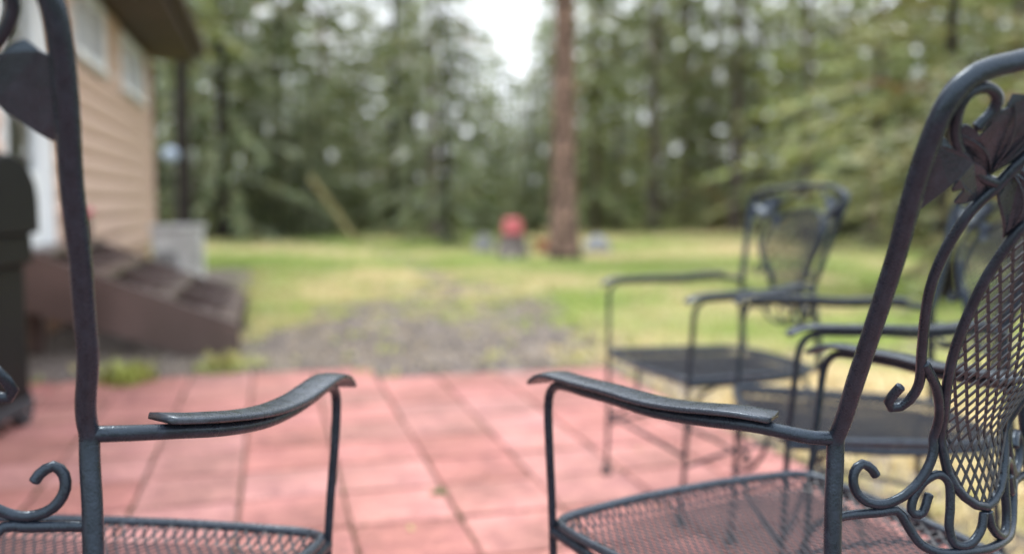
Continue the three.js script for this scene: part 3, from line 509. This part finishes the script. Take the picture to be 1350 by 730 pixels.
// needle sprays along drooping branches in whorls: many small leaf-sized faces
function crownGeo({ h, base, r, seed, tint, size = 0.3, dense = 1, droop = 0.25, gap = 0.3, power = 0.8, ragged = 0.5 }) {
  const R = rng(seed), pos = [], col = [], nor = [];
  const put = (p, dir, side, L, w, c) => {
    const t = p.clone().addScaledVector(dir, L), m = p.clone().addScaledVector(dir, L * 0.45), a = m.clone().addScaledVector(side, w), b = m.clone().addScaledVector(side, -w);
    const n = side.clone().cross(dir).normalize();
    for (const q of [p, a, t, p, t, b]) { pos.push(q.x, q.y, q.z); nor.push(n.x, n.y, n.z); col.push(c[0], c[1], c[2]); }
  };
  for (let y = base; y < h; y += gap * (0.7 + 0.6 * R())) {
    const f = (y - base) / (h - base), nb = 4 + Math.floor(R() * 4), low = Math.min(1, (y - base) / 0.8 + 0.45);
    for (let k = 0; k < nb; k++) {
      if (R() < 0.2) continue;
      const az = k / nb * 6.28 + R() * 1.2 + y * 2.1, L = r * Math.pow(1 - f, power) * (1 - ragged + ragged * 1.6 * R()) * low + 0.15, up = 0.25 - droop * (0.6 + 0.8 * R()) - 0.25 * (1 - f) + (R() - 0.5) * 0.7;
      const dx = Math.cos(az), dz = Math.sin(az), shade = 0.75 + 0.5 * R(), dead = R() < 0.012;
      const steps = Math.max(3, Math.round(L / 0.16 * dense));
      for (let i = 1; i <= steps; i++) {
        const s = i / steps, q = L * (0.12 + 0.88 * s), px = dx * q, pz = dz * q, py = y + up * q - 0.10 * q * q / Math.max(0.6, L) + (R() - 0.5) * 0.06;
        for (let e = 0; e < 2; e++) {
          const sd = e ? 1 : -1, ang = sd * (0.45 + 0.5 * R()) * (1.25 - 0.6 * s), ca = Math.cos(ang), sa = Math.sin(ang);
          const dir = V(dx * ca - dz * sa, up - 0.15 + (R() - 0.5) * 0.5, dz * ca + dx * sa).normalize();
          let side = V(-dir.z, (R() - 0.5) * 1.4, dir.x).normalize();
          const l = size * (0.65 + 0.7 * R()) * (1.1 - 0.35 * s), v = shade * (0.8 + 0.4 * R());
          const c = dead ? [0.16 * v, 0.10 * v, 0.06 * v] : [tint[0] * v * (0.85 + 0.4 * R()), tint[1] * v, tint[2] * v * (0.8 + 0.4 * R())];
          put(V(px, py, pz), dir, side, l, l * 0.22, c);
        }
      }
    }
  }
  const g = new THREE.BufferGeometry(); g.setAttribute('position', new THREE.Float32BufferAttribute(pos, 3)); g.setAttribute('normal', new THREE.Float32BufferAttribute(nor, 3)); g.setAttribute('color', new THREE.Float32BufferAttribute(col, 3));
  return g;
}
const KINDS = {
  tall: [1, 2, 3].map(i => ({ t: trunkGeo(15, 0.13, 40 + i, 10), tm: M.bark, c: crownGeo({ h: 15, base: 0.35 + i * 0.35, r: 2.2, seed: 100 + i, tint: [0.088, 0.115, 0.050], size: 0.36, gap: 0.32, dense: 1.15 }) })),
  spruce: [1, 2].map(i => ({ t: trunkGeo(12, 0.17, 50 + i, 4), tm: M.barkDark, c: crownGeo({ h: 12, base: 0.35, r: 2.5, seed: 120 + i, tint: [0.058, 0.078, 0.042], size: 0.32, gap: 0.28, dense: 1.1, droop: 0.4 }) })),
  young: [1, 2].map(i => ({ t: trunkGeo(4.6, 0.07, 60 + i, 0), tm: M.bark, c: crownGeo({ h: 4.8, base: 0.2, r: 1.5, seed: 140 + i, tint: [0.085, 0.120, 0.055], size: 0.26, gap: 0.2, droop: 0.2 }) })),
  light: [1, 2].map(i => ({ t: trunkGeo(12, 0.13, 70 + i, 8), tm: M.barkGrey, c: crownGeo({ h: 12, base: 1.2, r: 2.2, seed: 160 + i, tint: [0.108, 0.138, 0.055], size: 0.34, gap: 0.36, dense: 0.85, droop: 0.12, ragged: 0.7 }) })),
  bare: [1, 2].map(i => ({ t: trunkGeo(16, 0.19, 80 + i, 14), tm: M.barkGrey, c: crownGeo({ h: 16, base: 5.2, r: 1.8, seed: 180 + i, tint: [0.088, 0.112, 0.05], size: 0.34, gap: 0.42, ragged: 0.7 }) })),
};
const KLABEL = { tall: 'tall mid green pine in the wood beyond the lawn', spruce: 'dense dark green spruce in the wood beyond the lawn', young: 'short young conifer at the edge of the wood', light: 'loose yellow green tree in the wood beyond the lawn', bare: 'bare stemmed grey pine in the wood beyond the lawn' };
let treeN = 0;
function tree(kind, px, depth, sc = 1, label = null, category = 'tree', mats = {}) {
  const small = kind === 'spruce' && sc < 0.45;
  const list = KINDS[kind], v = list[treeN % list.length], turn = treeN * 2.399; treeN++;
  const t = thing(kind === 'light' ? 'leafy_tree' : kind === 'spruce' ? 'spruce_tree' : 'pine_tree', label ?? (small ? 'low bushy dark spruce at the foot of the wood' : KLABEL[kind]) + (depth < 32 ? ', in its front row' : ', deeper in behind others'), category, lat(px, depth), -0.02, -depth, turn, label ? undefined : (depth < 32 ? 'front trees of the wood, ' : 'trees deeper in the wood, ') + (small ? 'low spruce' : kind));
  t.scale.setScalar(sc);
  part('trunk', v.t, mats.trunk ?? v.tm, t); part('crown', v.c, M.needle, t);
  return t;
}
// the pine on the lawn: a bare reddish trunk, crown far above the frame
{
  const [x, d] = ground(744, 342);
  const t = thing('lawn_pine', 'lone pine with bare reddish brown trunk on the lawn', 'tree', x, -0.02, -d, 0.6);
  const tg = trunkGeo(16, 0.185, 33, 0, 0.35); tg.rotateZ(0.012);
  part('trunk', tg, M.barkRed, t);
  const bg = trunkGeo(0.55, 0.205, 34, 0, 0.86); part('trunk_base', bg, M.barkDark, t, 'dark charred foot of the trunk');
  const cg = crownGeo({ h: 17, base: 4.3, r: 3.0, seed: 77, tint: [0.06, 0.085, 0.045], size: 0.36, gap: 0.5, ragged: 0.7, droop: 0.1 }); part('crown', cg, M.needle, t);
}
tree('spruce', 297, 20.5, 0.95, 'broad dark spruce on the lawn behind the pale box');
tree('spruce', 588, 18.6, 0.62, 'narrow dark spruce standing alone before the wood, near the red topped stump');
tree('bare', 243, 15.2, 0.72, 'slim dark stemmed pine right beside the house corner', 'tree', { trunk: M.barkDark });
// the wood: rows from the lawn's edge backwards
for (const [k, px, d, s] of [
  ['spruce', 372, 23, 0.85], ['tall', 430, 27, 0.9], ['spruce', 205, 22, 1.0], ['tall', 330, 30, 1.1], ['light', 262, 27, 1.0], ['tall', 476, 29, 0.62], ['spruce', 520, 25, 0.72], ['bare', 572, 23, 0.75], ['young', 640, 27, 0.95],
  ['spruce', 700, 24, 0.38], ['young', 664, 30, 1.2], ['young', 722, 29, 1.35], ['light', 607, 33, 0.85], ['light', 712, 36, 0.8], ['tall', 725, 41, 0.75], ['spruce', 392, 21.5, 0.3], ['spruce', 345, 22, 0.34], ['spruce', 415, 24, 0.4], ['tall', 782, 25, 0.75], ['light', 815, 28, 0.9], ['spruce', 770, 31, 0.6], ['bare', 862, 27, 0.9], ['bare', 905, 30, 1.15], ['tall', 880, 33, 1.0], ['tall', 940, 29, 0.9],
  ['bare', 968, 26, 0.85], ['light', 1000, 27, 0.95], ['light', 1062, 20, 0.85], ['tall', 1030, 30, 1.0], ['spruce', 1100, 24, 0.8], ['light', 1150, 17, 0.8], ['tall', 1190, 22, 1.0], ['light', 1240, 16, 0.8], ['spruce', 1300, 19, 0.8], ['light', 1335, 14, 0.75], ['tall', 1290, 25, 1.0], ['young', 655, 36, 1.6], ['young', 622, 33, 1.5],
  ['tall', 150, 30, 1.1], ['tall', 240, 36, 1.2], ['spruce', 300, 38, 1.2], ['tall', 390, 36, 1.2], ['tall', 450, 40, 1.0], ['spruce', 545, 34, 1.0], ['tall', 520, 40, 1.0], ['young', 600, 38, 1.1], ['young', 640, 42, 1.3], ['young', 690, 40, 1.3], ['spruce', 735, 38, 0.75], ['tall', 790, 40, 1.15], ['spruce', 840, 38, 1.1], ['tall', 920, 42, 1.2], ['spruce', 975, 37, 1.0], ['tall', 1045, 40, 1.2], ['spruce', 1120, 38, 1.2], ['tall', 1180, 35, 1.2], ['spruce', 1250, 33, 1.1], ['tall', 1340, 32, 1.2], ['tall', 1420, 20, 1.0], ['light', 1460, 13, 0.8], ['spruce', -20, 34, 1.1], ['tall', 70, 36, 1.2],
]) tree(k, px, d, s);
// bushy conifer close behind the right hand chairs
{
  const [x, d] = ground(1196, 396);
  const t = thing('low_conifer', 'low spreading olive green conifer growing behind the chairs', 'tree', x + 0.35, -0.02, -d, 1);
  part('trunk', trunkGeo(4.2, 0.085, 91, 8), M.barkDark, t);
  part('crown', crownGeo({ h: 4.6, base: 0.42, r: 1.75, seed: 191, tint: [0.082, 0.092, 0.040], size: 0.17, gap: 0.13, dense: 1.5, droop: 0.2, ragged: 0.6 }), M.needle, t);
}
// the wood farther back reads as one mass
{
  const r = rng(301), g = crownGeo({ h: 13, base: 0.3, r: 2.6, seed: 302, tint: [0.085, 0.105, 0.055], size: 0.6, gap: 0.6, dense: 0.55 });
  const im = new THREE.InstancedMesh(g, M.needle, 95); const m = new THREE.Matrix4(), q = new THREE.Quaternion(), col = new THREE.Color();
  for (let i = 0; i < 95; i++) { const d = 47 + r() * 30, px = -150 + 1750 * (i + r()) / 95, s = (px > 585 && px < 735 ? 0.42 : 0.85) * (0.8 + 0.4 * r()) * d / 55; q.setFromAxisAngle(V(0, 1, 0), r() * 6.28); m.compose(V(lat(px, d), -0.05, -d), q, V(s, s, s)); im.setMatrixAt(i, m); col.setRGB(0.8 + 0.4 * r(), 0.85 + 0.3 * r(), 0.8 + 0.4 * r()); im.setColorAt(i, col); }
  im.name = 'distant_wood'; im.userData = { kind: 'stuff', label: 'far off mass of conifers closing the view behind the wood', category: 'wood' }; scene.add(im);
}
// undergrowth along the wood's edge
{
  const r = rng(311), g = crownGeo({ h: 1.0, base: 0.05, r: 0.7, seed: 312, tint: [0.085, 0.115, 0.04], size: 0.2, gap: 0.12, dense: 1, droop: 0 });
  const N = 260, im = new THREE.InstancedMesh(g, M.needle, N); const m = new THREE.Matrix4(), q = new THREE.Quaternion(), col = new THREE.Color();
  for (let i = 0; i < N; i++) { const d = 25 + r() * 16, px = -50 + 1480 * r(), s = 0.5 + 1.0 * r(); q.setFromAxisAngle(V(0, 1, 0), r() * 6.28); m.compose(V(lat(px, d), -0.03, -d), q, V(s, s * (0.6 + 0.7 * r()), s)); im.setMatrixAt(i, m); const b = r(); col.setRGB(0.7 + 0.6 * b, 0.75 + 0.4 * r(), 0.8); im.setColorAt(i, col); }
  im.name = 'undergrowth'; im.userData = { kind: 'stuff', label: 'low green undergrowth along the edge of the wood', category: 'undergrowth' }; scene.add(im);
}

// ------------------------------------------------------------------ things on the lawn
{
  const [x, d] = ground(676, 341);
  const st = thing('tree_stump', 'grey weathered stump on the lawn under a red bucket', 'stump', x, -0.01, -d, 0.3);
  const grey = new THREE.MeshStandardMaterial({ color: lin(0.62, 0.59, 0.60), roughness: 0.95, map: barkMap, bumpMap: T.bark, bumpScale: 0.02 });
  part('trunk', trunkGeo(0.42, 0.19, 401, 0, 0.85), grey, st);
  part('cut_face', new THREE.CylinderGeometry(0.165, 0.16, 0.03, 20).translate(0, 0.375, 0), grey, st);
  const b = thing('red_bucket', 'red upturned bucket on top of the grey stump', 'bucket', x, 0.383, -d, 0);
  const red = new THREE.MeshStandardMaterial({ color: lin(0.50, 0.11, 0.12), roughness: 0.6 });
  part('shell', new THREE.LatheGeometry([[0.165, 0], [0.178, 0.0], [0.178, 0.025], [0.165, 0.03], [0.145, 0.215], [0.125, 0.245], [0.08, 0.26], [0, 0.262]].map(p => new THREE.Vector2(...p)), 28), red, b);
  part('handle', bar(smooth([V(-0.172, 0.05, 0), V(-0.13, 0.03, 0.15), V(0, 0.02, 0.195), V(0.13, 0.03, 0.15), V(0.172, 0.05, 0)], 20), 0.004, 6), M.glide, b);
}
function boulder(name, label, px, py, w, h, c, seed, group) {
  const [x, d] = ground(px, py), g = new THREE.IcosahedronGeometry(1, 4), p = g.attributes.position;
  for (let i = 0; i < p.count; i++) { const v = V(p.getX(i), p.getY(i), p.getZ(i)), k = 1 + 0.45 * fbm(v.x * 1.3 + seed, v.y * 1.3, v.z * 1.3, 3) + 0.08 * fbm(v.x * 6, v.y * 6 + seed, v.z * 6, 2); p.setXYZ(i, v.x * k * w / 2, Math.max(-0.1, v.y * k) * h * 0.9, v.z * k * w / 2); }
  g.computeVertexNormals(); const m = part(numbered(name), g, new THREE.MeshStandardMaterial({ color: lin(...c), roughness: 0.95, map: T.concrete }), scene); m.position.set(x, 0.0, -d); tag(m, label, 'rock', group);
}
boulder('boulder', 'pale grey boulder on the lawn left of the red bucket, by the dark spruce', 638, 333, 0.36, 0.36, [0.36, 0.36, 0.38], 3);
boulder('boulder', 'pale blue grey boulder on the lawn beside the lone pine trunk', 787, 333, 0.46, 0.34, [0.40, 0.41, 0.46], 8);
{
  const [x, d] = ground(715, 334);
  const p = thing('terracotta_pot', 'orange clay pot between the red bucket and the pine', 'pot', x, -0.01, -d, 0);
  part('pot', new THREE.LatheGeometry([[0, 0], [0.09, 0], [0.13, 0.2], [0.145, 0.2], [0.145, 0.25], [0.125, 0.25], [0.115, 0.2], [0, 0.19]].map(q => new THREE.Vector2(...q)), 24), new THREE.MeshStandardMaterial({ color: lin(0.5, 0.17, 0.08), roughness: 0.85, map: T.concrete }), p);
}
// fallen pole leaning in the grass at the wood's edge
{
  const d = 20, x0 = lat(470, d), x1 = lat(414, d), g = bar(smooth([V(x0, 0.0, -d), V((x0 + x1) / 2 + 0.03, 0.68, -d + 0.1), V(x1, 1.42, -d + 0.25)], 10), 0.07, 10, 0.06);
  const m = part('leaning_pole', g, new THREE.MeshStandardMaterial({ color: lin(0.46, 0.40, 0.19), roughness: 0.9, map: rep(T.wood, 2) }), scene); tag(m, 'pale yellow pole leaning in the grass at the edge of the wood', 'pole');
}
// pale globe hung beside the house corner
{
  const d = 14.2, x = lat(228, d);
  const gl = thing('garden_globe', 'pale blue round globe on a thin stake beside the house corner', 'ornament', x, 0, -d, 0);
  part('ball', new THREE.SphereGeometry(0.125, 24, 16).translate(0, 1.62, 0), new THREE.MeshStandardMaterial({ color: lin(0.33, 0.40, 0.52), roughness: 0.35 }), gl);
  part('collar', new THREE.CylinderGeometry(0.03, 0.05, 0.05, 14).translate(0, 1.46, 0), M.glide, gl);
  part('stake', bar([V(0, 0, 0), V(0.01, 0.75, 0), V(0, 1.46, 0)], 0.012, 8), M.glide, gl);
}

// ------------------------------------------------------------------ grass, weeds, litter
function tuftGeo(n, h, spread, seed, wide = 0.006) {
  const R = rng(seed), pos = [], nor = [];
  for (let i = 0; i < n; i++) { const a = R() * 6.28, b = R() * 6.28, ox = Math.cos(a) * spread * R(), oz = Math.sin(a) * spread * R(), L = h * (0.5 + 0.7 * R()), lean = L * (0.25 + 0.7 * R()), cx = Math.cos(b), cz = Math.sin(b), w = wide * (0.6 + 0.8 * R());
    const p0 = [ox - cz * w, 0, oz + cx * w], p1 = [ox + cz * w, 0, oz - cx * w], m0 = [ox + cx * lean * 0.4 - cz * w * 0.8, L * 0.6, oz + cz * lean * 0.4 + cx * w * 0.8], m1 = [ox + cx * lean * 0.4 + cz * w * 0.8, L * 0.6, oz + cz * lean * 0.4 - cx * w * 0.8], t = [ox + cx * lean, L, oz + cz * lean];
    for (const q of [p0, p1, m1, p0, m1, m0, m0, m1, t]) pos.push(...q); }
  const g = new THREE.BufferGeometry(); g.setAttribute('position', new THREE.Float32BufferAttribute(pos, 3)); g.computeVertexNormals(); return g;
}
{
  const blade = new THREE.MeshPhysicalMaterial({ color: 0xffffff, roughness: 1, transmission: 0.4, thickness: 0, side: THREE.DoubleSide });
  const r = rng(500), spots = [];
  for (let i = 0; i < 90000 && spots.length < 52000; i++) {
    const d = 1.2 + Math.pow(r(), 1.35) * 33, px = -30 + 1500 * r(), x = lat(px, d), z = -d;
    if (inPatio(x, z, 0.03)) continue; const [b, a] = axes(x, z); if (b < -0.15 && a > 5.4 && a < 13) continue;
    const k = bare(x, z); if (r() < k * 0.985) continue;
    spots.push([x, z, d]);
  }
  const im = new THREE.InstancedMesh(tuftGeo(9, 0.045, 0.07, 501), blade, spots.length); const m = new THREE.Matrix4(), q = new THREE.Quaternion(), col = new THREE.Color();
  spots.forEach(([x, z, d], i) => { const tall = sstep(0.0, 0.3, fbm(x * 0.6 + 40, z * 0.6, 12, 3)), s = (0.5 + 0.8 * r() + 1.1 * tall * r()) * (0.8 + d * 0.035); q.setFromAxisAngle(V(0, 1, 0), r() * 6.28); m.compose(V(x, -0.012, z), q, V(s * (1 + d * 0.03), s, s * (1 + d * 0.03))); im.setMatrixAt(i, m); const m1 = 0.5 + fbm(x * 0.35, -z * 0.35, 4, 3), dry = Math.max(0, Math.min(1, 0.36 + (m1 - 0.5) * 2.6 + (r() - 0.5) * 0.7)); const v = 0.85 + 0.3 * r(); col.setRGB((0.28 + 0.38 * dry) * v, (0.37 + 0.17 * dry) * v, (0.07 + 0.23 * dry) * v); im.setColorAt(i, col); });
  im.name = 'grass'; im.userData = { kind: 'stuff', label: 'short dry yellow green grass of the lawn', category: 'grass' }; scene.add(im);
  // dead leaves, twigs and pebbles on the bare ground beside the pavers
  const lg = new THREE.BufferGeometry(); lg.setAttribute('position', new THREE.Float32BufferAttribute([-1, 0, 0, 0, 0.12, 0.45, 0, 0, -0.45, 0, 0.12, 0.45, 1, 0.1, 0, 0, 0, -0.45], 3)); lg.computeVertexNormals();
  const N = 3600, il = new THREE.InstancedMesh(lg, new THREE.MeshStandardMaterial({ color: 0xffffff, roughness: 0.9, side: THREE.DoubleSide }), N); let n = 0;
  while (n < N) { const d = 1.3 + r() * 10, px = 380 + 1020 * r(), x = lat(px, d), z = -d; if (inPatio(x, z, 0.0) || r() > bare(x, z) + 0.1) { if (!(inPatio(x, z, 0) && r() < 0.006)) continue; } const s = 0.008 + 0.014 * r(); q.setFromEuler(new THREE.Euler((r() - 0.5) * 0.6, r() * 6.28, (r() - 0.5) * 0.6)); m.compose(V(x, 0.004, z), q, V(s, s, s)); il.setMatrixAt(n, m); const v = 0.6 + 0.8 * r(); col.setRGB(0.26 * v, (0.17 + 0.05 * r()) * v, 0.09 * v); il.setColorAt(n, col); n++; }
  il.name = 'leaf_litter'; il.userData = { kind: 'stuff', label: 'scattered brown dead leaves on the bare soil by the pavers', category: 'leaf litter' }; scene.add(il);
  const pg = new THREE.IcosahedronGeometry(1, 0), NP = 5200, ip = new THREE.InstancedMesh(pg, new THREE.MeshStandardMaterial({ color: 0xffffff, roughness: 0.95 }), NP); n = 0;
  while (n < NP) { const d = 4 + r() * 8, px = 40 + 800 * r(), x = lat(px, d), z = -d; if (inPatio(x, z, 0.02) || r() > bare(x, z) - 0.15) continue; const s = 0.006 + 0.016 * r() * r(); q.setFromEuler(new THREE.Euler(r() * 6, r() * 6, 0)); m.compose(V(x, -0.004, z), q, V(s, s * 0.7, s)); ip.setMatrixAt(n, m); const v = 0.7 + 0.6 * r(); col.setRGB(0.19 * v, 0.165 * v, 0.155 * v); ip.setColorAt(n, col); n++; }
  ip.name = 'gravel'; ip.userData = { kind: 'stuff', label: 'grey brown gravel on the bare track beyond the patio', category: 'gravel' }; scene.add(ip);
  // moss in the paver joints
  const NM = 2600, imo = new THREE.InstancedMesh(tuftGeo(7, 0.009, 0.012, 503, 0.003), blade, NM); n = 0;
  while (n < NM) { const along = r() < 0.62, i = Math.floor(r() * 13) - 8, j = Math.floor(r() * 17) - 8; const b = along ? COL0 + i * PITCHB : COL0 + (r() * 13 - 8) * PITCHB, a = along ? ROW0 + (r() * 16 - 8) * PITCHA : ROW0 + j * PITCHA; if (fbm(b * 2.2, a * 2.2, 3, 3) < 0.0) continue; const [x, z] = world(b, a); const s = 0.6 + 0.8 * r(); q.setFromAxisAngle(V(0, 1, 0), r() * 6.28); m.compose(V(x, -0.013, z), q, V(s * 0.6, s * 1.3, s * 0.6)); imo.setMatrixAt(n, m); const v = 0.6 + 0.6 * r(); col.setRGB(0.10 * v, 0.115 * v, 0.04 * v); imo.setColorAt(n, col); n++; }
  imo.name = 'joint_moss'; imo.userData = { kind: 'stuff', label: 'moss and small weeds in the joints between the pavers', category: 'moss' }; scene.add(imo);
  // pine needles and crumbs blown over the pavers
  const ng = new THREE.BufferGeometry(); ng.setAttribute('position', new THREE.Float32BufferAttribute([-1, 0, -0.02, 0, 0.03, 0.05, 0, 0.03, 0.0, 0, 0.03, 0.05, 1, 0, -0.06, 0, 0.03, 0.0, -1, 0, -0.02, -1, 0, 0.03, 0, 0.03, 0.05], 3)); ng.computeVertexNormals();
  const NN = 2200, inn = new THREE.InstancedMesh(ng, new THREE.MeshStandardMaterial({ color: 0xffffff, roughness: 0.9, side: THREE.DoubleSide }), NN); n = 0;
  while (n < NN) { const b = -2.5 + r() * 4.3, a = 0.8 + r() * 4.0; if (fbm(b * 1.3 + 9, a * 1.3, 5, 3) < -0.12 * r()) continue; const [x, z] = world(b, a), s = 0.012 + 0.018 * r(); q.setFromAxisAngle(V(0, 1, 0), r() * 6.28); m.compose(V(x, 0.0035, z), q, V(s, s, s)); inn.setMatrixAt(n, m); const v = 0.5 + 0.8 * r(); col.setRGB(0.22 * v, 0.14 * v, 0.075 * v); inn.setColorAt(n, col); n++; }
  inn.name = 'pine_needles'; inn.userData = { kind: 'stuff', label: 'brown pine needles scattered over the pavers', category: 'needles' }; scene.add(inn);
  // weed clumps one can tell apart
  const weed = (px, py, s, label, seed, c) => { const [x, d] = ground(px, py); const g = thing('weed_clump', label, 'weed', x, -0.01, -d, seed); const mt = new THREE.MeshStandardMaterial({ color: lin(...c), roughness: 0.8, side: THREE.DoubleSide }); part('blades', tuftGeo(110, 0.11 * s, 0.13 * s, seed, 0.008), mt, g); part('crown', tuftGeo(60, 0.05 * s, 0.15 * s, seed + 1, 0.01), mt, g); };
  weed(168, 503, 1.1, 'yellow green weed clump on the paver edge before the steps', 511, [0.34, 0.38, 0.09]);
  weed(296, 484, 0.8, 'small dry weed clump at the foot of the stair stringer', 521, [0.36, 0.34, 0.12]);
  weed(577, 650, 0.17, 'tiny tuft of moss in a paver joint between the two near chairs', 531, [0.16, 0.18, 0.08]);
}
renderer.render(scene, camera);
